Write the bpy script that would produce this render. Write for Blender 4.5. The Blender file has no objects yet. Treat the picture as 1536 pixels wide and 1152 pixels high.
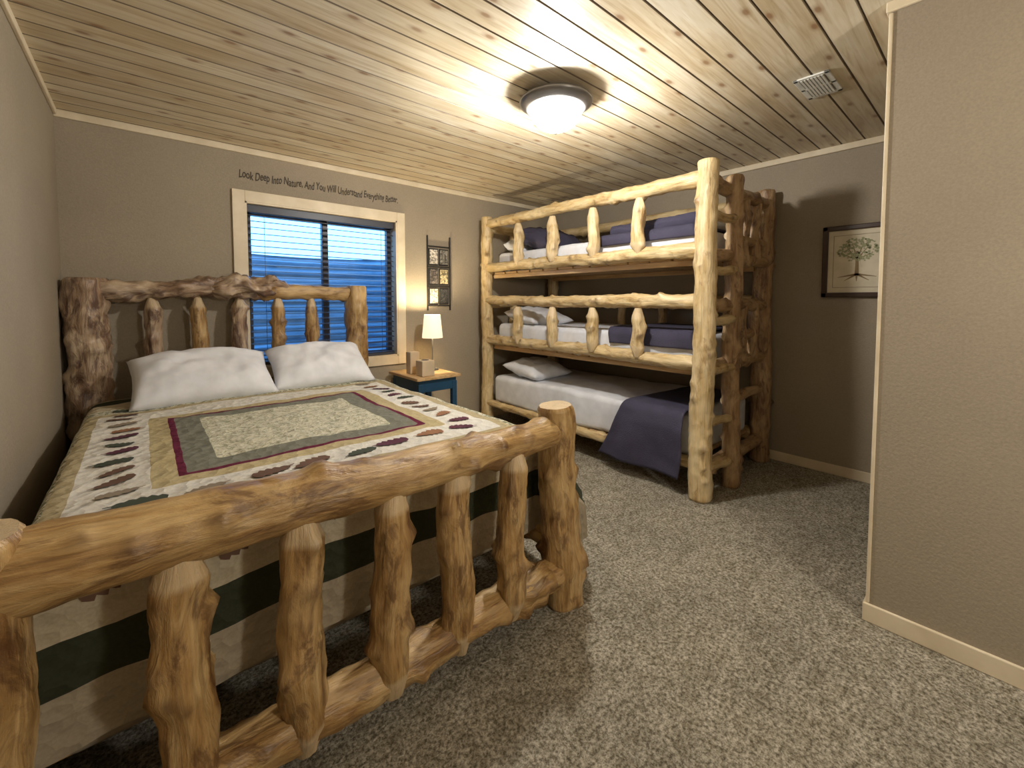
import bpy, bmesh, math, random
from mathutils import Vector, Matrix, noise
random.seed(7)
S=bpy.context.scene
COL=S.collection
S.view_settings.view_transform='Standard'

# ---------------- room constants ----------------
XL,XR,YB,YF,H=-0.37,3.88,3.72,-1.45,2.44
PX,PY=2.19,0.31

# ---------------- node helpers ----------------
class M:
    def __init__(s,name,rough=.6,col=(.5,.5,.5),metal=0,spec=.5):
        s.m=bpy.data.materials.new(name); s.m.use_nodes=True
        s.nt=s.m.node_tree; s.b=s.nt.nodes['Principled BSDF']
        s.b.inputs['Roughness'].default_value=rough
        s.b.inputs['Metallic'].default_value=metal
        s.b.inputs['Specular IOR Level'].default_value=spec
        s.b.inputs['Base Color'].default_value=(*col,1)
    def n(s,t,**k):
        x=s.nt.nodes.new(t)
        for a,v in k.items(): setattr(x,a,v)
        return x
    def l(s,a,b): s.nt.links.new(a,b)
    def geo(s): return s.n('ShaderNodeNewGeometry').outputs['Position']
    def attr(s,name): return s.n('ShaderNodeAttribute',attribute_name=name)
    def mapping(s,v,scale=(1,1,1),loc=(0,0,0)):
        x=s.n('ShaderNodeMapping'); x.inputs['Scale'].default_value=scale; x.inputs['Location'].default_value=loc
        s.l(v,x.inputs[0]); return x.outputs[0]
    def noise(s,v,scale=5,detail=4,rough=.55,dist=0):
        x=s.n('ShaderNodeTexNoise'); x.inputs['Scale'].default_value=scale; x.inputs['Detail'].default_value=detail
        x.inputs['Roughness'].default_value=rough; x.inputs['Distortion'].default_value=dist
        s.l(v,x.inputs['Vector']); return x.outputs['Fac']
    def ramp(s,f,stops,interp='LINEAR'):
        x=s.n('ShaderNodeValToRGB'); r=x.color_ramp; r.interpolation=interp
        while len(r.elements)>len(stops): r.elements.remove(r.elements[-1])
        while len(r.elements)<len(stops): r.elements.new(.5)
        for e,(p,c) in zip(r.elements,stops):
            e.position=p; e.color=(*c,1) if len(c)==3 else c
        s.l(f,x.inputs[0]); return x.outputs[0]
    def mix(s,f,a,b,mode='MIX'):
        x=s.n('ShaderNodeMix',data_type='RGBA',blend_type=mode)
        for i,v in ((0,f),(6,a),(7,b)):
            if isinstance(v,(int,float)): x.inputs[i].default_value=v
            elif isinstance(v,tuple): x.inputs[i].default_value=(*v,1)
            else: s.l(v,x.inputs[i])
        return x.outputs[2]
    def math(s,op,a,b=0,c=0):
        x=s.n('ShaderNodeMath',operation=op)
        for i,v in enumerate((a,b,c)):
            if isinstance(v,(int,float)): x.inputs[i].default_value=v
            else: s.l(v,x.inputs[i])
        return x.outputs[0]
    def col(s,c): s.l(c,s.b.inputs['Base Color'])
    def bump(s,h,strength=.3,dist=.01):
        x=s.n('ShaderNodeBump'); x.inputs['Strength'].default_value=strength; x.inputs['Distance'].default_value=dist
        s.l(h,x.inputs['Height']); s.l(x.outputs[0],s.b.inputs['Normal'])
def g(v): return (v,v,v)

# wall paint
def wallmat(name,c):
    w=M(name,.75,c,spec=.25); p=w.geo()
    f=w.noise(p,1.3,3); cc=w.ramp(f,[(.3,tuple(x*.93 for x in c)),(.7,tuple(x*1.06 for x in c))])
    f2=w.noise(p,120,3,.7); cc=w.mix(.3,cc,w.ramp(f2,[(.35,g(.55)),(.65,g(1))]),'MULTIPLY'); w.col(cc)
    w.bump(w.noise(p,90,3,.6),.35,.004); return w.m
WALL=wallmat('wall_taupe_paint',(.345,.29,.215))

# log wood
def logmat(name,stops,darkamt=.5,dark=(.10,.045,.018)):
    w=M(name,.36,spec=.5)
    a=w.attr('lc').outputs['Vector']; k=w.attr('kn').outputs['Fac']; cp=w.attr('cap').outputs['Fac']
    st=w.noise(w.mapping(a,(11,11,2.2)),1.8,6,.65,.9)
    base=w.ramp(st,stops)
    fine=w.noise(w.mapping(a,(60,60,3)),2,4,.6)
    base=w.mix(.45,base,w.ramp(fine,[(.35,g(.45)),(.6,g(1))]),'MULTIPLY')
    pt=w.noise(w.mapping(a,(9,9,3.2),(4,2,9)),1.7,6,.7,1.0)
    mask=w.ramp(pt,[(.56-.08*darkamt,g(0)),(.66-.08*darkamt,g(1))])
    base=w.mix(w.math('MULTIPLY',mask,.4+.45*darkamt),base,dark)
    pl=w.noise(w.mapping(a,(4,4,2),(14,2,3)),1.7,3,.6,.5)
    base=w.mix(w.ramp(pl,[(.52,g(0)),(.64,g(.5))]),base,tuple(min(.9,x*1.1) for x in stops[-1][1]))
    base=w.mix(w.math('MULTIPLY',k,.9),base,(.07,.025,.010))
    base=w.mix(w.math('MULTIPLY',cp,.75),base,(.66,.52,.33))
    w.col(base)
    h=w.math('ADD',w.math('MULTIPLY',st,.8),w.math('ADD',w.math('MULTIPLY',fine,.3),w.math('MULTIPLY',pt,.7)))
    w.bump(h,.6,.014); return w.m
LOG=logmat('peeled_log_pine',[(.3,(.19,.09,.03)),(.47,(.41,.245,.09)),(.68,(.60,.42,.20))],.65,(.10,.042,.016))
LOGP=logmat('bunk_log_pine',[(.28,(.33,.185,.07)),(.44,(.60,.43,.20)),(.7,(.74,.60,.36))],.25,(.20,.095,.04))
LOGR=logmat('bunk_log_reddish',[(.28,(.22,.11,.055)),(.44,(.40,.245,.12)),(.7,(.58,.42,.24))],.65,(.11,.045,.025))  # darker, redder logs for the ladder and near end
LOGD=logmat('rough_log_bark',[(.3,(.15,.08,.05)),(.5,(.36,.24,.15)),(.7,(.62,.49,.34))],.95,(.085,.042,.028))

# trim pine
w=M('trim_pine',.5); p=w.geo(); w.col(w.ramp(w.noise(w.mapping(p,(2,2,2)),3,5),[(.3,(.62,.52,.36)),(.7,(.76,.66,.49))])); TRIM=w.m
w=M('table_pine',.4); p=w.geo(); w.col(w.ramp(w.noise(w.mapping(p,(20,2,20)),1.5,5),[(.3,(.42,.25,.10)),(.7,(.66,.46,.24))])); TPINE=w.m

# carpet
w=M('carpet_pile',.95,spec=.05); p=w.geo()
a=w.noise(p,80,5,.8); b=w.noise(p,20,4,.65,.6); c=w.noise(p,2.6,3,.5)
base=w.ramp(a,[(.40,(.20,.175,.125)),(.50,(.50,.455,.36)),(.60,(.80,.75,.64))])
base=w.mix(.7,base,w.ramp(b,[(.36,(.50,.47,.40)),(.60,g(1))]),'MULTIPLY')
base=w.mix(.5,base,w.ramp(c,[(.38,g(.68)),(.6,g(1))]),'MULTIPLY'); w.col(base)
w.bump(w.math('ADD',w.math('MULTIPLY',a,.6),w.math('MULTIPLY',b,.9)),.85,.03); CARPET=w.m

# ceiling planks
PW=.132
w=M('ceiling_knotty_pine',.38,spec=.5); p=w.geo()
sx=w.n('ShaderNodeSeparateXYZ'); w.l(p,sx.inputs[0])
idx=w.math('FLOOR',w.math('DIVIDE',sx.outputs[1],PW))
wn=w.n('ShaderNodeTexWhiteNoise',noise_dimensions='1D'); w.l(idx,wn.inputs['W'])
cb=w.n('ShaderNodeCombineXYZ'); w.l(w.math('ADD',sx.outputs[0],w.math('MULTIPLY',wn.outputs['Value'],37)),cb.inputs[0]); w.l(sx.outputs[1],cb.inputs[1]); w.l(idx,cb.inputs[2])
v=cb.outputs[0]
gr=w.noise(w.mapping(v,(.9,16,1)),2.2,5,.6,1.2)
base=w.ramp(gr,[(.28,(.56,.455,.30)),(.5,(.76,.68,.53)),(.72,(.86,.81,.69))])
base=w.mix(.6,base,w.ramp(wn.outputs['Value'],[(0,(.72,.67,.58)),(1,g(1))]),'MULTIPLY')
bl=w.noise(w.mapping(v,(1.2,4,1)),1.5,3); base=w.mix(.55,base,w.ramp(bl,[(.35,(.74,.62,.44)),(.6,g(1))]),'MULTIPLY')
vo=w.n('ShaderNodeTexVoronoi',voronoi_dimensions='2D'); vo.inputs['Scale'].default_value=1
w.l(w.mapping(v,(3.3,7.6,1)),vo.inputs['Vector'])
kn=w.ramp(vo.outputs['Distance'],[(.05,g(1)),(.10,g(.4)),(.18,g(0))])
sc=w.n('ShaderNodeSeparateColor'); w.l(vo.outputs['Color'],sc.inputs[0])
kn=w.math('MULTIPLY',kn,w.math('GREATER_THAN',sc.outputs[0],.4))
base=w.mix(w.math('MULTIPLY',kn,.8),base,(.26,.13,.055))
fr=w.math('FRACT',w.math('DIVIDE',sx.outputs[1],PW)); ed=w.math('ABSOLUTE',w.math('SUBTRACT',fr,.5))
base=w.mix(w.math('MULTIPLY',w.math('GREATER_THAN',ed,.460),.82),base,(.11,.075,.045))
w.col(base); CEIL=w.m

def simple(name,c,rough=.7,metal=0,bs=0,bscale=60,spec=.4):
    w=M(name,rough,c,metal,spec); p=w.geo()
    f=w.noise(p,8,3); w.col(w.ramp(f,[(.3,tuple(x*.88 for x in c)),(.7,tuple(min(1,x*1.08) for x in c))]))
    if bs: w.bump(w.noise(p,bscale,3),bs,.006)
    return w.m
WHITE=simple('white_cotton',(.73,.745,.79),.85,bs=.25,bscale=14)
NAVY=simple('navy_blanket',(.050,.046,.080),.9,bs=.5,bscale=120)
HOLE=simple('hole_shade_dark',(.03,.028,.04),.9)
BOXS=simple('box_spring_beige',(.36,.30,.21),.9,bs=.2)
BLACK=simple('black_metal',(.02,.018,.016),.5)
BRONZE=simple('bronze_metal',(.20,.19,.185),.35,.6)
BLUE=simple('blue_paint',(.012,.06,.12),.45)
VENT=simple('vent_white_metal',(.72,.72,.68),.4)
FRAME=simple('dark_walnut',(.045,.022,.014),.35)
BLOCK=simple('birch_block',(.58,.46,.31),.6)
SLAT=simple('blind_slat',(.045,.05,.07),.4)
VINYL=simple('window_vinyl',(.05,.05,.065),.4)
INK=simple('lettering_ink',(.06,.045,.03),.7)
LEAFC=[simple('leaf_burgundy',(.085,.022,.04),.9),simple('leaf_green',(.05,.062,.042),.9),simple('leaf_rust',(.25,.12,.06),.9),simple('leaf_taupe',(.25,.20,.14),.9),simple('leaf_brown',(.13,.07,.045),.9)]

# quilt
w=M('quilt_patchwork',.9,spec=.1)
e=w.attr('qe').outputs['Fac']; p=w.attr('qp').outputs['Vector']
e=w.math('ADD',e,w.math('MULTIPLY',w.math('SUBTRACT',w.noise(p,9,2),.5),.012))
leafy=w.ramp(w.noise(p,36,3,.6,2.2),[(.40,(.31,.31,.21)),(.52,(.62,.59,.46))])
leafy2=w.ramp(w.noise(p,28,3,.6,2.2),[(.45,(.20,.21,.13)),(.52,(.62,.59,.47))])
x=w.math('ADD',w.math('MULTIPLY',e,.5),.5)
def P(v): return v*.5+.5
base=w.ramp(x,[(0,(.5,.5,.35)),(P(-.12),(.195,.195,.155)),(P(-.024),(.13,.02,.045)),(P(0),(.47,.39,.22)),(P(.07),(.68,.655,.59)),(P(.255),(.43,.36,.22)),(P(.305),(.5,.5,.4)),(P(.40),(.48,.41,.29)),(P(.585),(.042,.046,.028)),(P(.70),(.36,.305,.22))],'CONSTANT')
inner=w.math('LESS_THAN',e,-.12)
base=w.mix(inner,base,leafy)
rim=w.math('MULTIPLY',w.math('GREATER_THAN',e,.305),w.math('LESS_THAN',e,.40))
base=w.mix(rim,base,leafy2)
base=w.mix(.3,base,w.ramp(w.noise(p,150,2),[(.35,g(.6)),(.65,g(1))]),'MULTIPLY')
w.col(base)
vv=w.n('ShaderNodeTexVoronoi'); vv.inputs['Scale'].default_value=26; w.l(p,vv.inputs['Vector'])
w.bump(w.math('ADD',vv.outputs['Distance'],w.math('MULTIPLY',w.noise(p,12,3),1.5)),.7,.014); QUILT=w.m

def emis(name,c,s,transp=0):
    m=bpy.data.materials.new(name); m.use_nodes=True; nt=m.node_tree
    nt.nodes.remove(nt.nodes['Principled BSDF']); out=nt.nodes['Material Output']
    em=nt.nodes.new('ShaderNodeEmission'); em.inputs[0].default_value=(*c,1); em.inputs[1].default_value=s
    if transp:
        t=nt.nodes.new('ShaderNodeBsdfTransparent'); mx=nt.nodes.new('ShaderNodeMixShader'); mx.inputs[0].default_value=transp
        nt.links.new(em.outputs[0],mx.inputs[1]); nt.links.new(t.outputs[0],mx.inputs[2]); nt.links.new(mx.outputs[0],out.inputs[0])
    else: nt.links.new(em.outputs[0],out.inputs[0])
    return m

# ---------------- object helpers ----------------
def empty(name,loc=(0,0,0)):
    o=bpy.data.objects.new(name,None); o.location=loc; COL.objects.link(o); return o
def addobj(name,me,mat=None,parent=None,smooth=False):
    o=bpy.data.objects.new(name,me); COL.objects.link(o)
    if mat: me.materials.append(mat)
    if smooth:
        for p in me.polygons: p.use_smooth=True
    if parent:
        o.parent=parent; o.matrix_parent_inverse=Matrix.Translation(-parent.location)
    return o
def mesh(name,v,f,mat=None,parent=None,smooth=False):
    me=bpy.data.meshes.new(name); me.from_pydata([tuple(a) for a in v],[],f); me.update()
    return addobj(name,me,mat,parent,smooth)
def boxes(name,lst,mat,bev=0,parent=None,seg=2,smooth=False):
    bm=bmesh.new()
    for (x0,x1,y0,y1,z0,z1) in lst:
        r=bmesh.ops.create_cube(bm,size=1)
        for v in r['verts']:
            v.co=Vector(((x0+x1)/2+v.co.x*(x1-x0),(y0+y1)/2+v.co.y*(y1-y0),(z0+z1)/2+v.co.z*(z1-z0)))
    if bev: bmesh.ops.bevel(bm,geom=bm.edges[:],offset=bev,segments=seg,affect='EDGES',profile=.5)
    me=bpy.data.meshes.new(name); bm.to_mesh(me); bm.free()
    return addobj(name,me,mat,parent,smooth)
def lathe(name,prof,c,mat,parent=None,seg=40):
    v=[];f=[]
    for (r,z) in prof:
        for i in range(seg):
            a=2*math.pi*i/seg; v.append((c[0]+r*math.cos(a),c[1]+r*math.sin(a),c[2]+z))
    for j in range(len(prof)-1):
        for i in range(seg):
            k=(i+1)%seg; f.append((j*seg+i,j*seg+k,(j+1)*seg+k,(j+1)*seg+i))
    o=mesh(name,v,f,mat,parent,True)
    return o
LS=[0]
def log(name,p0,p1,r0,r1,mat=None,parent=None,tips=('flat','flat'),knots=4,amp=.05,bend=.012,capc=1.0,seg=24,tipl=.07,facet=0,tmin=.36):
    LS[0]+=1; rn=random.Random(LS[0]*13+5); sd=LS[0]*7.31
    p0=Vector(p0);p1=Vector(p1);ax=p1-p0;L=ax.length;d=ax.normalized()
    u=d.orthogonal().normalized(); w_=d.cross(u)
    ks=[(rn.uniform(.06,.94)*L,rn.uniform(0,6.283),rn.uniform(.10,.42),rn.uniform(.012,.024)) for _ in range(int(knots*1.7))]
    n=max(10,int(L/.017)); ts=[i/n*L for i in range(n+1)]
    ts=sorted(set([0,.006,.014]+ts+[L-.014,L-.006,L]))
    V=[];F=[];lc=[];kn=[];cap=[]
    off=rn.uniform(0,50)
    def prof(t):
        m=1;c=0
        for (q,tip) in ((t,tips[0]),(L-t,tips[1])):
            if tip=='flat': m*= .90+.10*min(1,q/.014)
            elif tip=='cone':
                if q<tipl: m*=tmin+(1-tmin)*(q/tipl)**.9; c=max(c,.8 if q<tipl*.95 else .2)
            elif tip=='round':
                if q<tipl: m*=max(.05,math.sqrt(max(0,1-(1-q/tipl)**2)))
        return m,c
    b1=rn.uniform(-1,1)*bend;b2=rn.uniform(-1,1)*bend
    for t in ts:
        s=t/L; bm_=math.sin(math.pi*s)
        c=p0+d*t+u*(b1*bm_+.5*bend*math.sin(9*s+sd)*bm_)+w_*(b2*bm_+.5*bend*math.cos(8*s+sd)*bm_)
        rr=(r0+(r1-r0)*s); m,cc=prof(t)
        for i in range(seg):
            a=6.28318*i/seg; ca,sa=math.cos(a),math.sin(a)
            q=1+amp*1.9*noise.noise(Vector((ca*1.3+sd,sa*1.3,t*6)))+amp*1.3*noise.noise(Vector((ca*3,sa*3+sd,t*20)))
            if facet: q*=1-.07*abs(math.sin(a*facet/2+sd))
            kk=0
            for (kt,ka,kh,kr) in ks:
                da=(a-ka+math.pi)%(2*math.pi)-math.pi
                dd=((t-kt)**2+(da*rr)**2)/(kr*kr)
                if dd<9: q+=kh*math.exp(-dd*.7)*min(1,.05/rr)*1.3; kk=max(kk,math.exp(-dd*1.8))
            R=rr*m*q
            V.append(c+u*(R*ca)+w_*(R*sa)); lc.append((ca*rr,sa*rr,t+off)); kn.append(kk*(rn.uniform(.7,1))); cap.append(cc)
    nr=len(ts)
    for j in range(nr-1):
        for i in range(seg):
            k=(i+1)%seg; F.append((j*seg+i,j*seg+k,(j+1)*seg+k,(j+1)*seg+i))
    for (j,rev) in ((0,1),(nr-1,0)):
        b=len(V); cen=Vector((0,0,0))
        for i in range(seg):
            V.append(V[j*seg+i].copy()); lc.append(lc[j*seg+i]); kn.append(0); cap.append(capc); cen+=V[j*seg+i]
        V.append(cen/seg); lc.append((0,0,ts[j]+off)); kn.append(0); cap.append(capc)
        for i in range(seg):
            k=(i+1)%seg; F.append((b+k,b+i,b+seg) if rev else (b+i,b+k,b+seg))
    me=bpy.data.meshes.new(name); me.from_pydata([tuple(v) for v in V],[],F); me.update()
    A=me.attributes.new('lc','FLOAT_VECTOR','POINT'); A.data.foreach_set('vector',[x for q in lc for x in q])
    A=me.attributes.new('kn','FLOAT','POINT'); A.data.foreach_set('value',kn)
    A=me.attributes.new('cap','FLOAT','POINT'); A.data.foreach_set('value',cap)
    return addobj(name,me,mat or LOG,parent,True)

def pillow(name,c,w,h,t,mat,lean=0,rotz=0,seed=0,parent=None):
    n=34; V=[];F=[]
    R=Matrix.Rotation(rotz,4,'Z')@Matrix.Rotation(lean,4,'X')
    for side in (1,-1):
        for j in range(n+1):
            for i in range(n+1):
                a=i/n*2-1;b=j/n*2-1
                pf=(max(0,1-abs(a)**3.2)**.55)*(max(0,1-abs(b)**2.6)**.55)
                pin=1-.06*(1-abs(b)**2*1.0)*(abs(a)**3)
                pin2=1-.05*(1-abs(a)**2)*(abs(b)**3)
                nz=noise.noise(Vector((a*2.2+seed,b*2.2,side)))*.22+noise.noise(Vector((a*6+seed,b*3,side)))*.12
                z=side*t/2*pf*(1+nz)
                sag=-.03*(a*a)*(b>0)*b
                v=Vector((a*w/2*pin,b*h/2*pin2+sag,z+.012*noise.noise(Vector((a*3,b*3,seed)))))
                V.append(Vector(c)+R@v)
    m=(n+1)**2
    for s in range(2):
        for j in range(n):
            for i in range(n):
                q=[s*m+j*(n+1)+i,s*m+j*(n+1)+i+1,s*m+(j+1)*(n+1)+i+1,s*m+(j+1)*(n+1)+i]
                F.append(q if s==0 else q[::-1])
    me=bpy.data.meshes.new(name); me.from_pydata([tuple(v) for v in V],[],F)
    bm=bmesh.new(); bm.from_mesh(me); bmesh.ops.remove_doubles(bm,verts=bm.verts,dist=.0008); bm.to_mesh(me); bm.free()
    return addobj(name,me,mat,parent,True)
def softbox(name,x0,x1,y0,y1,z0,z1,mat,bev=.05,parent=None,amp=.008):
    bm=bmesh.new(); r=bmesh.ops.create_cube(bm,size=1)
    for v in bm.verts: v.co=Vector(((x0+x1)/2+v.co.x*(x1-x0),(y0+y1)/2+v.co.y*(y1-y0),(z0+z1)/2+v.co.z*(z1-z0)))
    bmesh.ops.bevel(bm,geom=bm.edges[:],offset=bev,segments=5,affect='EDGES',profile=.5)
    bmesh.ops.subdivide_edges(bm,edges=[e for e in bm.edges if e.calc_length()>.3],cuts=14,use_grid_fill=True)
    for v in bm.verts:
        k=noise.noise(v.co*5)*amp+noise.noise(Vector((v.co.x*3,v.co.y*14,v.co.z*3)))*amp*.7
        v.co.x+=k; v.co.z+=k
    me=bpy.data.meshes.new(name); bm.to_mesh(me); bm.free()
    return addobj(name,me,mat,parent,True)

# ---------------- room shell ----------------
boxes('floor',[(XL-.1,XR+.1,YF-.1,YB+.15,-.1,0)],CARPET)
WX0,WX1,WZ0,WZ1=.59,1.80,.79,2.045
boxes('wall_back',[(XL-.1,WX0,YB,YB+.15,0,H),(WX1,XR+.1,YB,YB+.15,0,H),(WX0,WX1,YB,YB+.15,0,WZ0),(WX0,WX1,YB,YB+.15,WZ1,H)],WALL)
boxes('wall_left',[(XL-.1,XL,YF-.1,YB,0,H)],WALL)
boxes('wall_right',[(XR,XR+.1,PY-.2,YB,0,H)],WALL)
boxes('wall_partition',[(PX,XR,YF-.1,PY,0,H)],WALL,.006)
boxes('wall_rear',[(XL,PX,YF-.1,YF,0,H)],WALL)
# ceiling with V-groove boards
V=[];F=[]; y=math.floor((YF-.1)/PW)*PW; prof=[]
while y<YB+.15:
    prof+= [(y,H+.008),(y+.005,H),(y+PW-.005,H)]; y+=PW
prof+=[(y,H+.008)]
for (yy,z) in prof: V+= [(XL-.1,yy,z),(XR+.1,yy,z)]
for i in range(len(prof)-1): F.append((2*i,2*i+1,2*i+3,2*i+2))
nb=len(V); V+=[(XL-.1,prof[0][0],H+.12),(XR+.1,prof[0][0],H+.12),(XR+.1,prof[-1][0],H+.12),(XL-.1,prof[-1][0],H+.12)]
F.append((nb,nb+1,nb+2,nb+3)); F.append((0,1,nb+1,nb)); F.append((2*len(prof)-2,2*len(prof)-1,nb+2,nb+3))
mesh('ceiling',V,F,CEIL)
boxes('baseboard_right',[(XR-.014,XR,PY,YB,0,.075)],TRIM,.004)
boxes('baseboard_back',[(XL,XR,YB-.014,YB,0,.075)],TRIM,.004)
boxes('baseboard_partition',[(PX-.014,PX,YF,PY+.014,0,.075),(PX,XR-.02,PY,PY+.014,0,.075)],TRIM,.004)
boxes('baseboard_left',[(XL,XL+.014,YF,YB-.02,0,.075)],TRIM,.004)
boxes('trim_1',[(XL,XR,YB-.018,YB,H-.045,H)],TRIM,.004)
boxes('trim_2',[(XR-.018,XR,PY,YB-.02,H-.045,H)],TRIM,.004)
boxes('trim_3',[(XL,XL+.016,YF,YB-.02,H-.035,H)],TRIM,.004)
boxes('trim_4',[(PX-.014,PX,YF,PY+.014,H-.04,H),(PX,XR-.02,PY,PY+.014,H-.04,H)],TRIM,.004)
boxes('trim_5',[(PX-.005,PX+.02,PY-.006,PY+.006,.076,H-.041)],TRIM,.003)

# ---------------- window ----------------
W=empty('window_1',(1.2,YB,.79))
t=.08
boxes('casing',[(WX0-t,WX0,YB-.02,YB,WZ0-t,WZ1+t),(WX1,WX1+t,YB-.02,YB,WZ0-t,WZ1+t),(WX0,WX1,YB-.02,YB,WZ1,WZ1+t),(WX0,WX1,YB-.02,YB,WZ0-t,WZ0)],TRIM,.003,W)
boxes('jamb',[(WX0,WX0+.012,YB-.018,YB+.15,WZ0,WZ1),(WX1-.012,WX1,YB-.018,YB+.15,WZ0,WZ1),(WX0,WX1,YB-.018,YB+.15,WZ1-.012,WZ1),(WX0,WX1,YB-.018,YB+.15,WZ0,WZ0+.012)],TRIM,0,W)
a,b=WX0+.012,WX1-.012; c,d=WZ0+.012,WZ1-.012; y0,y1=YB+.09,YB+.14
boxes('sash',[(a,a+.04,y0,y1,c,d),(b-.04,b,y0,y1,c,d),(a,b,y0,y1,d-.07,d),(a,b,y0,y1,c,c+.04),(1.165,1.215,y0,y1,c,d)],VINYL,.003,W)
B=empty('window_blinds',(1.2,YB+.04,.8))
V=[];F=[]; z=c+.03
while z<d-.05:
    A=math.radians(12)
    b0=len(V)
    for k in range(5):
        q=k/4-.5; yy=YB+.045+q*.046*math.cos(A); zz=z+q*.046*math.sin(A)+.003*(1-4*q*q)
        V+=[(a+.008,yy,zz),(b-.008,yy,zz),(a+.008,yy,zz-.0025),(b-.008,yy,zz-.0025)]
    for k in range(4):
        o=b0+4*k; F+=[(o,o+1,o+5,o+4),(o+2,o+6,o+7,o+3)]
    F+=[(b0,b0+2,b0+3,b0+1),(b0+16,b0+17,b0+19,b0+18)]
    z+=.047
mesh('slats',V,F,SLAT,B)
boxes('head_rail',[(a+.004,b-.004,YB+.015,YB+.07,d-.06,d-.001)],SLAT,.004,B)
boxes('bottom_rail',[(a+.008,b-.008,YB+.02,YB+.07,c+.002,c+.02)],SLAT,.003,B)
boxes('ladder_cords',[(x-.0015,x+.0015,YB+.02,YB+.022,c+.01,d-.04) for x in (.72,1.19,1.66)],SLAT,0,B)
# window well outside
V=[];F=[]
for j in range(121):
    z=.3+j/120*1.45; off=.02*math.sin(z*2*math.pi/.09)
    for i in range(13):
        th=math.pi*i/12; R=.85+off
        V.append((1.2-R*1.15*math.cos(th),YB+.16+R*math.sin(th),z))
for j in range(120):
    for i in range(12): F.append((j*13+i,j*13+i+1,(j+1)*13+i+1,(j+1)*13+i))
mesh('window_well',V,F,simple('galvanized_steel',(.22,.36,.50),.5,.0),W,True)

# wall lettering
cu=bpy.data.curves.new('txt','FONT'); cu.body='Look Deep Into Nature, And You Will Understand Everything Better.'; cu.size=1; cu.extrude=.01; cu.shear=.15; cu.offset=.012
to=bpy.data.objects.new('txt',cu); COL.objects.link(to); bpy.context.view_layer.update()
me=bpy.data.meshes.new_from_object(to.evaluated_get(bpy.context.evaluated_depsgraph_get())); bpy.data.objects.remove(to)
xs=[v.co.x for v in me.vertices]; mn,mx=min(xs),max(xs)
for v in me.vertices:
    x=(v.co.x-mn)/(mx-mn); v.co=Vector((.56+x*1.26,YB-.0015-v.co.z*.1,2.215+v.co.y*.085+.006*math.sin(x*60)))
addobj('wall_lettering',me,INK)

# ---------------- log bed ----------------
BED=empty('log_bed',(.54,2.4,0))
BX0,BX1,FY,HY=-.255,1.335,1.20,3.585
def bl(n,*a,**k): return log(n,*a,parent=BED,**k)
bl('foot_post_right',(BX1+.015,FY,0),(BX1-.04,FY+.01,.865),.088,.076,knots=8,amp=.08)
bl('foot_post_left',(BX0-.012,FY,0),(BX0-.012,FY,.875),.092,.090,knots=6,amp=.05)
bl('head_post_right',(BX1+.03,HY,0),(BX1+.03,HY,1.43),.09,.085,mat=LOG,knots=10,amp=.11)
bl('head_post_left',(BX0-.005,HY,0),(BX0-.005,HY,1.44),.10,.098,mat=LOGD,knots=8,amp=.13,capc=.8)
bl('foot_rail_top',(BX0+.03,FY+.005,.785),(BX1-.03,FY,.757),.082,.058,knots=14,amp=.05,bend=.006,tips=('flat','round'))
bl('foot_rail_bottom',(BX0,FY,.17),(BX1,FY,.15),.066,.058,knots=12,amp=.10,bend=.010)
bl('foot_rail_burl',(.98,FY-.005,.155),(1.26,FY,.17),.070,.066,knots=7,amp=.30,bend=.02,tips=('round','round'),tipl=.1)
bl('head_rail_left',(BX0+.05,HY,1.355),(.74,HY,1.385),.062,.055,mat=LOGD,knots=12,amp=.28,bend=.02,tips=('flat','round'))
bl('head_rail_right',(.60,HY,1.375),(BX1,HY,1.375),.058,.050,mat=LOG,knots=6,amp=.10,bend=.012,tips=('round','flat'))
bl('head_rail_burl',(.34,HY-.015,1.385),(.86,HY-.015,1.40),.080,.05,mat=LOGD,knots=12,amp=.50,bend=.02,tips=('round','round'),tipl=.2)
bl('head_rail_bottom',(BX0,HY,.50),(BX1,HY,.50),.06,.06,knots=5)
for i,x in enumerate((.06,.295,.54,.785,1.02)):
    bl('foot_spindle_%d'%(i+1),(x,FY-.020,.10),(x+(-.02,0,.01,-.02,.01)[i],FY-.020,.755),.056,.055,tips=('cone','cone'),knots=5,amp=.10,tipl=.08,facet=5,bend=.012,tmin=.55)
    bl('head_spindle_%d'%(i+1),(x-.02,HY,.48),(x-.02,HY,1.335),.045,.045,mat=(LOGD if i in(0,2) else LOG),tips=('cone','cone'),knots=5,amp=.12,tipl=.085)
bl('side_rail_right',(BX1-.0,FY+.03,.26),(BX1,HY,.26),.055,.055,knots=6)
bl('side_rail_left',(BX0,FY+.03,.26),(BX0,HY,.26),.055,.055,knots=6)
MX0,MX1,MY0,MY1=-.20,1.29,1.37,3.47
softbox('box_spring',MX0+.02,MX1-.02,MY0+.02,MY1,.22,.44,BOXS,.03,BED,.002)
softbox('mattress',MX0,MX1,MY0,MY1,.44,.695,WHITE,.05,BED,.003)
boxes('bed_slats',[(BX0,BX1,y,y+.09,.19,.215) for y in [1.45+.3*k for k in range(7)]],TPINE,.003,BED)

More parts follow.
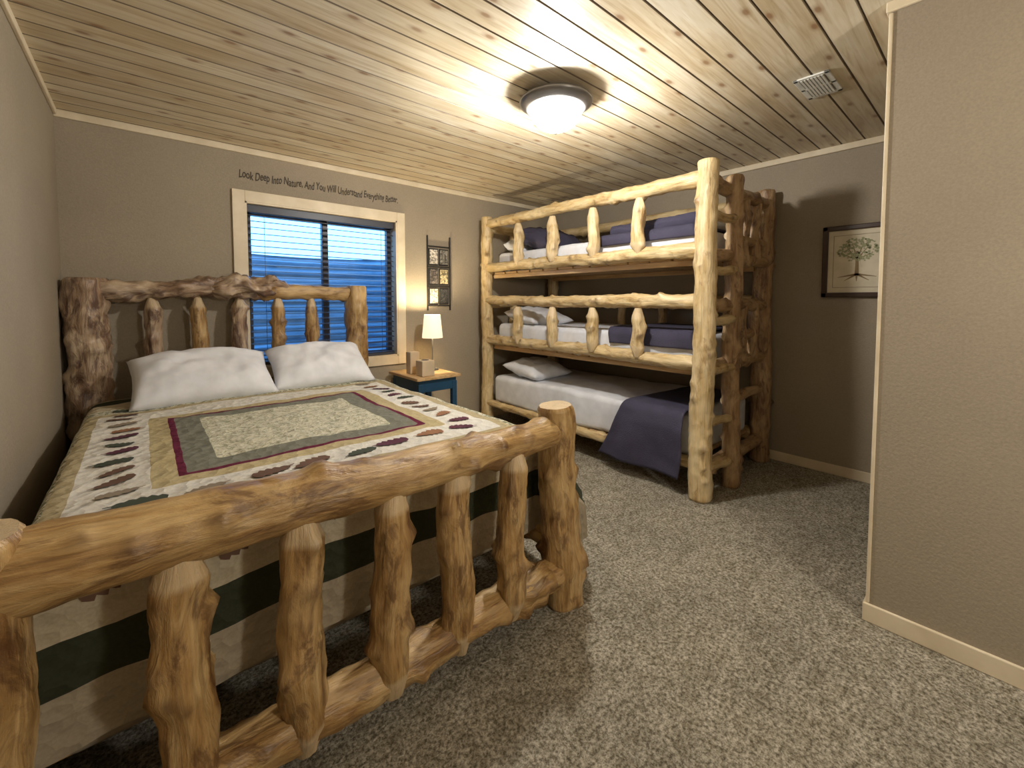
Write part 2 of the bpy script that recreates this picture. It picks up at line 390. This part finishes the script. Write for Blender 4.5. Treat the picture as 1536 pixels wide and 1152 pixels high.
# quilt
QX0,QX1,QY0,QY1=MX0-.01,MX1+.01,MY0-.005,3.40
def qpos(s,t,lift=0):
    cs=min(max(s,QX0),QX1); ct=min(max(t,QY0),QY1)
    ds=s-cs; dt=t-ct if t<QY0 else 0
    z=.715+.010*math.cos((cs-.54)*1.8)+.012*noise.noise(Vector((s*3.2,t*3.2,3)))+.006*noise.noise(Vector((s*11,t*9,3)))
    L=max(abs(ds),abs(dt))
    if L<1e-6: return Vector((cs,ct,z+lift))
    dr=Vector((ds,dt,0)).normalized(); R=.045; th=min(L/R,math.pi/2)
    o=R*math.sin(th); dz=R*(1-math.cos(th))+max(0,L-R*math.pi/2)
    wv=0
    if ds>0:
        wv=.16*min(1,dz/.35)*dr.x+.016*math.sin(t*19+1)*min(1,dz/.2)*dr.x
        if t<QY0: wv+=.09*dr.x*min(1,dz/.35)
    elif dt<0: wv=-.006+.010*math.sin(s*17)*min(1,dz/.2)
    else: wv=.006*math.sin(t*17)*min(1,dz/.2)
    o+=wv+lift
    return Vector((cs,ct,z-dz))+dr*o+Vector((0,0,lift*.3))
CX,CY,HX_,HY_=.53,2.215,.46,.455
def qe(s,t): return max(abs(s-CX)-HX_,abs(t-CY)-HY_)
EM=.85
S0,S1,T0,T1=CX-HX_-EM+.1,CX+HX_+EM,CY-HY_-EM,3.40
ni,nj=150,160; V=[];F=[];E=[];PP=[]
for j in range(nj+1):
    for i in range(ni+1):
        s=S0+(S1-S0)*i/ni; t=T0+(T1-T0)*j/nj
        V.append(qpos(s,t)); E.append(qe(s,t)); PP+= [s,t,0]
for j in range(nj):
    for i in range(ni): F.append((j*(ni+1)+i,j*(ni+1)+i+1,(j+1)*(ni+1)+i+1,(j+1)*(ni+1)+i))
q=mesh('quilt',V,F,QUILT,None,True)
A=q.data.attributes.new('qe','FLOAT','POINT'); A.data.foreach_set('value',E)
A=q.data.attributes.new('qp','FLOAT_VECTOR','POINT'); A.data.foreach_set('vector',PP)
# oak-leaf outline: lobes along a tapering blade plus a stem
def leafshape():
    up=[]
    n=15
    for i in range(n+1):
        x=-1+2*i/n
        env=.56*math.sqrt(max(0,1-((x-.1)/1.12)**2))
        lob=1 if i%3==1 else (.62 if i%3==0 else .86)
        up.append((x,max(.04,env*lob)))
    pts=[(x*.062,y*.062) for x,y in up]+[(x*.062,-y*.062) for x,y in reversed(up)]
    return [(-.08,.003)]+pts+[(-.08,-.003)]
LSH=leafshape(); rn=random.Random(3)
LV=[[] for _ in LEAFC]; LF=[[] for _ in LEAFC]
def leaf(s,t,ang,ci,sc=1):
    V=LV[ci];F=LF[ci]; n=len(LSH); ca,sa=math.cos(ang),math.sin(ang); b=len(V)
    half=n//2
    for k in range(half):
        (x,y),(x2,y2)=LSH[k],LSH[n-1-k]
        for f_ in (0,.5,1):
            xx=(x+(x2-x)*f_)*sc; yy=(y+(y2-y)*f_)*sc
            V.append(qpos(s+xx*ca-yy*sa,t+xx*sa+yy*ca,.005))
    for k in range(half-1):
        for m_ in range(2): F.append((b+3*k+m_,b+3*k+m_+1,b+3*k+4+m_,b+3*k+3+m_))
def leafrow(e):
    nn=8
    for i in range(nn):
        s=CX-HX_-e+ (2*HX_+2*e)*(i+.5)/nn
        leaf(s+rn.uniform(-.015,.015),CY-HY_-e+rn.uniform(-.02,.02),rn.uniform(-.55,.55)+(math.pi if rn.random()<.5 else 0),(0,1,4,2,3,1,0,4)[(i*3+int(e*10))%8],rn.uniform(.85,1.1))
    for i in range(12):
        t=CY-HY_-e+.13+i*.118
        if t>3.05: break
        for sgn in (-1,1):
            if sgn<0 and e>.4: continue
            leaf(CX+sgn*(HX_+e)+rn.uniform(-.02,.02),t+rn.uniform(-.012,.012),rn.uniform(-.5,.5)+(math.pi if rn.random()<.5 else 0),(3,1,0,4,0,2,4,1)[(i*3+(sgn>0)*2)%8],rn.uniform(.7,.9))
leafrow(.165); leafrow(.495)
for i,mt in enumerate(LEAFC):
    if LV[i]: mesh('leaf_applique_%d'%(i+1),LV[i],LF[i],mt,q,True)
pillow('bed_pillow',(.275,3.20,.84),.72,.48,.23,WHITE,math.radians(30),math.radians(2),1)
pillow('bed_pillow',(.955,3.22,.845),.66,.48,.22,WHITE,math.radians(30),math.radians(-2),5)

# ---------------- bunk bed ----------------
K=empty('triple_bunk_bed',(3.26,2.4,0))
UX0,UX1,UY0,UY1=2.745,3.77,1.25,3.56
def kl(n,*a,**k):
    k.setdefault('mat',LOGP); return log(n,*a,parent=K,**k)
kl('post_front_near',(UX0-.02,UY0,0),(UX0+.01,UY0,2.20),.074,.063,knots=16,amp=.07,bend=.015)
kl('post_front_far',(UX0,UY1,0),(UX0,UY1,2.18),.064,.058,knots=10,amp=.08)
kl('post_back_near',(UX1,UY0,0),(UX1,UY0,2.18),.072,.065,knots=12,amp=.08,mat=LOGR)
kl('post_back_far',(UX1,UY1,0),(UX1,UY1,2.18),.068,.06,knots=5)
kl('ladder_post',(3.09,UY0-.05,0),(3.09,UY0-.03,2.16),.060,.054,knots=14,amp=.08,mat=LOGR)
zs=[2.095,1.635,1.30,.885,.215]
for i,z in enumerate(zs):
    kl('front_rail_%d'%i,(UX0,UY0,z-.0),(UX0,UY1,z+.015),.050 if i<4 else .036,.044 if i<4 else .034,knots=11,amp=.12,bend=.014)
    kl('back_rail_%d'%i,(UX1,UY0,z),(UX1,UY1,z),.05,.05,knots=3)
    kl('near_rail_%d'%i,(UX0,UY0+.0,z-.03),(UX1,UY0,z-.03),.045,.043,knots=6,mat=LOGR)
    kl('far_rail_%d'%i,(UX0,UY1,z-.03),(UX1,UY1,z-.03),.045,.043,knots=2)
for i,z in enumerate((1.86,1.50,1.18,.85,.51,.20)):
    kl('rung_%d'%i,(UX0-.02,UY0-.02,z),(3.19,UY0-.05,z),.030,.028,knots=2,tips=('round','cone'),tipl=.05)
for i,z in enumerate((1.75,1.05,.60)):
    kl('end_rung_%d'%i,(3.05,UY0-.01,z),(UX1,UY0,z),.034,.034,knots=2,mat=LOGR)
for i,y in enumerate((1.72,2.14,2.58,3.03)):
    for j,(z0,z1) in enumerate(((1.625,2.10),(.875,1.31))):
        kl('front_spindle_%d_%d'%(j,i),(UX0-.035,y,z0+.02),(UX0-.035,y,z1-.06),.050,.048,tips=('cone','cone'),tipl=.075,knots=4,amp=.10,facet=5,tmin=.5)
        if i<3: kl('back_spindle_%d_%d'%(j,i),(UX1,y,z0),(UX1,y,z1),.04,.04,knots=1)
for i,x in enumerate((3.32,3.54)):
    for j,(z0,z1) in enumerate(((1.60,2.07),(.86,1.27))):
        kl('near_spindle_%d_%d'%(j,i),(x,UY0-.01,z0),(x,UY0-.01,z1),.042,.04,knots=4,mat=LOGR)
        kl('far_spindle_%d_%d'%(j,i),(x-.2,UY1,z0),(x-.2,UY1,z1),.042,.04,knots=1)
for nm,z in (('deck_top',1.60),('deck_middle',.86),('deck_bottom',.24)):
    boxes(nm,[(UX0+.03,UX1-.03,y,y+.16,z-.02,z) for y in [1.33+.18*k for k in range(12)]],TPINE,.003,K)
    boxes(nm+'_cleats',[(UX0+.045,UX0+.085,1.3,3.5,z-.06,z-.021),(UX1-.085,UX1-.045,1.3,3.5,z-.06,z-.021)],TPINE,.003,K)
bx0,bx1=UX0+.068,UX1-.06
for i,(z0,z1) in enumerate(((1.60,1.80),(.86,1.065),(.24,.525))):
    softbox('bunk_mattress_%d'%(i+1),bx0 if z0>.3 else UX0+.02,bx1,UY0+.08,UY1-.09,z0,z1,WHITE,.045,K,.006 if i<2 else .014)
def blanket(name,yA,yB,ztop,zlow,sk=0,xe=None,back=.9,seed=0,extra=0):
    xe=xe if xe is not None else bx0
    R=.05; n1,n2=70,36; V=[];F=[]
    Lh=ztop-zlow
    tot=back+Lh
    for i in range(n1+1):
        d=i/n1*tot
        for j in range(n2+1):
            f=j/n2; y=yA+(yB-yA)*f
            nz=noise.noise(Vector((d*4+seed,y*4,seed)))*.012+noise.noise(Vector((d*10+seed,y*9,seed)))*.004
            if d<back: x=xe+(back-d); z=ztop+.012+nz*.6; yy=y+(-.10*(back-d)*f if extra else 0)
            else:
                L=d-back; th=min(L/R,math.pi/2)
                x=xe-R*math.sin(th)*1-extra*min(1,L/.15)-nz*1.5-.004-.02*math.sin(f*9+seed)*min(1,L/.3)*(1 if extra else .2); z=ztop+.012-R*(1-math.cos(th))-max(0,L-R*math.pi/2)
                yy=y+sk*(L/max(Lh,.01))*(f)+.03*(L/Lh)*math.sin(d*5)
            V.append((x,yy,z))
    for i in range(n1):
        for j in range(n2):
            F.append((i*(n2+1)+j,i*(n2+1)+j+1,(i+1)*(n2+1)+j+1,(i+1)*(n2+1)+j))
    o=mesh(name,V,F,NAVY,None,True)
    m=o.modifiers.new('thick','SOLIDIFY'); m.thickness=.012; m.offset=1
    return o
blanket('navy_blanket',1.36,1.82,.54,.07,.22,UX0+.02,.85,2,.035)
blanket('navy_blanket',1.37,2.06,1.075,.93,0,bx0+.045,.80,5)
blanket('navy_blanket',1.37,2.20,1.81,1.70,0,bx0+.045,.80,9)
lr=log('navy_rolled_blanket',(bx0+.09,1.36,1.87),(bx0+.09,2.10,1.86),.05,.05,mat=NAVY,knots=0,amp=.12,tips=('round','round'),tipl=.03)
pillow('bunk_pillow',(3.05,3.12,.61),.55,.52,.17,WHITE,math.radians(8),0,11)
pillow('bunk_pillow',(3.10,3.15,1.145),.60,.48,.16,WHITE,math.radians(12),0,14)
pillow('bunk_pillow',(3.12,2.98,1.90),.65,.50,.22,NAVY,math.radians(20),0,17)
pillow('bunk_pillow',(3.02,3.30,1.86),.35,.30,.13,WHITE,math.radians(18),0,19)

# ---------------- nightstand etc ----------------
NS=empty('nightstand',(1.89,3.40,0)); nx0,nx1,ny0,ny1=1.68,2.11,3.12,3.66
boxes('top',[(nx0,nx1,ny0,ny1,.635,.66)],TPINE,.005,NS)
boxes('apron',[(nx0+.03,nx1-.03,ny0+.03,ny1-.03,.53,.635)],BLUE,.004,NS)
boxes('legs',[(x,x+.045,y,y+.045,0,.6) for x in (nx0+.025,nx1-.07) for y in (ny0+.025,ny1-.07)],BLUE,.004,NS)
boxes('shelf',[(nx0+.04,nx1-.04,ny0+.04,ny1-.04,.20,.22)],BLUE,.003,NS)
c=(2.03,3.47,.66); TL=empty('table_lamp',c)
lathe('base',[(0.001,0),(.055,0),(.058,.008),(.045,.016),(.012,.024),(.006,.04),(.005,.18),(.007,.2),(.005,.22),(.004,.46),(.001,.46)],c,BRONZE,TL)
SH=bpy.data.materials.new('linen_shade'); SH.use_nodes=True; nt=SH.node_tree; bs=nt.nodes['Principled BSDF']
bs.inputs['Base Color'].default_value=(.85,.75,.55,1); bs.inputs['Emission Color'].default_value=(1,.85,.58,1); bs.inputs['Emission Strength'].default_value=1.0
nz=nt.nodes.new('ShaderNodeTexNoise'); nz.inputs['Scale'].default_value=200; bb=nt.nodes.new('ShaderNodeBump'); bb.inputs['Strength'].default_value=.2; nt.links.new(nz.outputs[0],bb.inputs['Height']); nt.links.new(bb.outputs[0],bs.inputs['Normal'])
lathe('shade',[(.075,.515),(.096,.30),(.094,.30),(.073,.515),(.075,.515)],c,SH,TL)
lathe('bulb',[(.001,.37),(.02,.38),(.028,.405),(.02,.43),(.012,.45),(.001,.455)],c,emis('bulb_glow',(1,.8,.5),30),TL,20)
L=bpy.data.lights.new('table_bulb','POINT'); L.energy=30; L.color=(1,.84,.56); L.shadow_soft_size=.03
o=bpy.data.objects.new('lamp_light',L); COL.objects.link(o); o.parent=TL; o.location=(0,0,.475)
boxes('wooden_box',[(1.745,1.835,3.36,3.45,.66,.855)],BLOCK,.008)
TB=empty('tissue_box_cover',(1.80,3.22,.66))
boxes('cover',[(1.755,1.875,3.17,3.29,.66,.795)],BLOCK,.008,TB)
lathe('opening',[(.001,.002),(.03,.002),(.033,0),(.033,-.004)],(1.815,3.23,.796),HOLE,TB,24)  # dark disc on the solid cover, colour stands in for shade inside the hole

# photo hanging
PH=empty('photo_collage_hanging',(2.25,YB,1.21))
x0,x1,z0,z1=2.115,2.385,1.21,1.95
boxes('frame_bars',[(x0,x0+.012,YB-.02,YB-.004,z0,z1),(x1-.012,x1,YB-.02,YB-.004,z0,z1)]+[(x0,x1,YB-.02,YB-.004,z,z+.012) for z in (z0+.04,z0+.235,z0+.43,z0+.63)],BLACK,.002,PH)
tones=[(.6,.55,.45),(.06,.06,.06),(.14,.12,.11),(.5,.42,.25),(.6,.55,.48),(.2,.19,.17)]
for i in range(6):
    cx=x0+.02+(i%2)*.118; cz=z0+.06+(i//2)*.195
    w=M('photo_print_%d'%i,.3); p=w.geo(); tt=tones[i]
    w.col(w.ramp(w.noise(p,22,4,.6,2),[(.42,tuple(q*.25 for q in tt)),(.55,tt),(.7,tuple(min(1,q*1.7) for q in tt))]))
    boxes('photo_mat_%d'%i,[(cx,cx+.108,YB-.014,YB-.004,cz,cz+.165)],BLACK,.002,PH)
    boxes('photo_%d'%i,[(cx+.01,cx+.098,YB-.017,YB-.012,cz+.012,cz+.153)],w.m,0,PH)

# framed tree picture on right wall
FP=empty('framed_tree_picture',(XR,.66,1.33)); a0,a1,b0,b1=.475,.885,1.33,1.85; fw=.034
boxes('frame',[(XR-.03,XR-.002,a0,a0+fw,b0,b1),(XR-.03,XR-.002,a1-fw,a1,b0,b1),(XR-.03,XR-.002,a0,a1,b0,b0+fw),(XR-.03,XR-.002,a0,a1,b1-fw,b1)],FRAME,.005,FP)
boxes('parchment',[(XR-.012,XR-.004,a0+fw,a1-fw,b0+fw,b1-fw)],simple('parchment',(.68,.61,.46),.6),0,FP)
boxes('border_line',[(XR-.0135,XR-.011,a0+.065,a0+.068,b0+.07,b1-.07),(XR-.0135,XR-.011,a1-.068,a1-.065,b0+.07,b1-.07),(XR-.0135,XR-.011,a0+.065,a1-.065,b0+.07,b0+.073),(XR-.0135,XR-.011,a0+.065,a1-.065,b1-.073,b1-.07)],simple('border_ink',(.3,.22,.13),.7),0,FP)
cy_,cz_=(a0+a1)/2,1.67; V=[];F=[]
rn=random.Random(5)
for i in range(210):
    a=rn.uniform(0,6.28); r=math.sqrt(rn.uniform(.02,1)); yy=cy_+math.cos(a)*r*.115; zz=cz_+math.sin(a)*r*.085
    s=rn.uniform(.005,.010); b=len(V); an=rn.uniform(0,3)
    for k in range(5): V.append((XR-.0135-.0002*(i%5),yy+s*math.cos(an+k*1.257),zz+s*.8*math.sin(an+k*1.257)))
    F.append((b,b+1,b+2,b+3,b+4))
mesh('tree_crown',V,F,simple('sage_ink',(.34,.35,.20),.8),FP)
V=[];F=[]
def stroke(p,q,w0,w1):
    b=len(V); d=Vector((q[0]-p[0],q[1]-p[1])).normalized(); n=Vector((-d.y,d.x))
    for (c,w_) in ((p,w0),(q,w1)):
        for s in (-1,1): V.append((XR-.0132,c[0]+n.x*s*w_,c[1]+n.y*s*w_))
    F.append((b,b+1,b+3,b+2))
stroke((cy_,1.49),(cy_,1.66),.012,.007)
for (dy,dz) in ((.06,.09),(-.06,.09),(.03,.12),(-.035,.12),(.08,.04),(-.08,.04)): stroke((cy_,1.60),(cy_+dy,1.60+dz),.005,.0015)
for (dy,dz) in ((.11,-.02),(-.11,-.02),(.07,-.045),(-.07,-.045),(.0,-.05)): stroke((cy_,1.495),(cy_+dy,1.495+dz),.008,.0015)
mesh('tree_trunk',V,F,simple('trunk_ink',(.28,.20,.11),.8),FP)

# vent
VN=empty('ceiling_air_vent',(2.725,.665,H)); vx0,vx1,vy0,vy1=2.575,2.865,.59,.745
boxes('flange',[(vx0,vx1,vy0,vy0+.022,H-.008,H),(vx0,vx1,vy1-.022,vy1,H-.008,H),(vx0,vx0+.022,vy0,vy1,H-.008,H),(vx1-.022,vx1,vy0,vy1,H-.008,H),(2.71,2.73,vy0,vy1,H-.008,H)],VENT,.002,VN)
boxes('louvres',[(vx0+.02,vx1-.02,y,y+.009,H-.010,H-.001) for y in [vy0+.03+.0145*k for k in range(7)]],VENT,0,VN)
boxes('duct_dark',[(vx0+.015,vx1-.015,vy0+.015,vy1-.015,H-.0015,H-.0005)],simple('duct_grey',(.25,.24,.21),.6),0,VN)

# ceiling light
CLX,CLY=1.745,1.64
CL=empty('ceiling_light',(CLX,CLY,H)); c=(CLX,CLY,H)
lathe('pan',[(.001,0),(.12,0),(.125,-.02),(.19,-.035),(.20,-.045),(.198,-.058),(.185,-.066),(.165,-.085),(.145,-.09),(.14,-.08),(.001,-.078)],c,BRONZE,CL,56)
prof=[(.142*math.sin(math.radians(a)) ,-.085-.118*math.cos(math.radians(a))) for a in range(90,-1,-6)]
lathe('glass_dome',[(max(r,.0008),z) for r,z in prof],c,emis('frosted_glass_glow',(1,.97,.93),30,.5),CL,48)
lathe('finial',[(.001,-.222),(.008,-.218),(.01,-.21),(.004,-.203),(.001,-.2)],c,VENT,CL,16)
L=bpy.data.lights.new('ceiling_bulb','POINT'); L.energy=150; L.color=(1,.965,.90); L.shadow_soft_size=.05
o=bpy.data.objects.new('bulb_light',L); COL.objects.link(o); o.parent=CL; o.location=(0,0,-.165)
# unseen fill light added behind the viewer to brighten ceiling and foreground
L=bpy.data.lights.new('rear_fill_light','POINT'); L.energy=62; L.shadow_soft_size=.10; L.color=(1,.955,.87)
o=bpy.data.objects.new('rear_fill_light',L); COL.objects.link(o); o.location=(1.2,-1.2,1.60)

# world
wd=bpy.data.worlds.new('dusk'); S.world=wd; wd.use_nodes=True
bg=wd.node_tree.nodes['Background']; bg.inputs[0].default_value=(.15,.42,.92,1); bg.inputs[1].default_value=5.5

# camera
cam=bpy.data.cameras.new('camera'); co=bpy.data.objects.new('camera',cam); COL.objects.link(co)
co.location=(0,0,1.30); PITCH=2.7; f=635
co.rotation_euler=(math.radians(90-PITCH),0,math.radians(-41))
cam.sensor_width=36; cam.lens=f/1536*36; cam.clip_start=.02
cam.shift_y=-(576-(452+f*math.tan(math.radians(PITCH))))/1536
S.camera=co
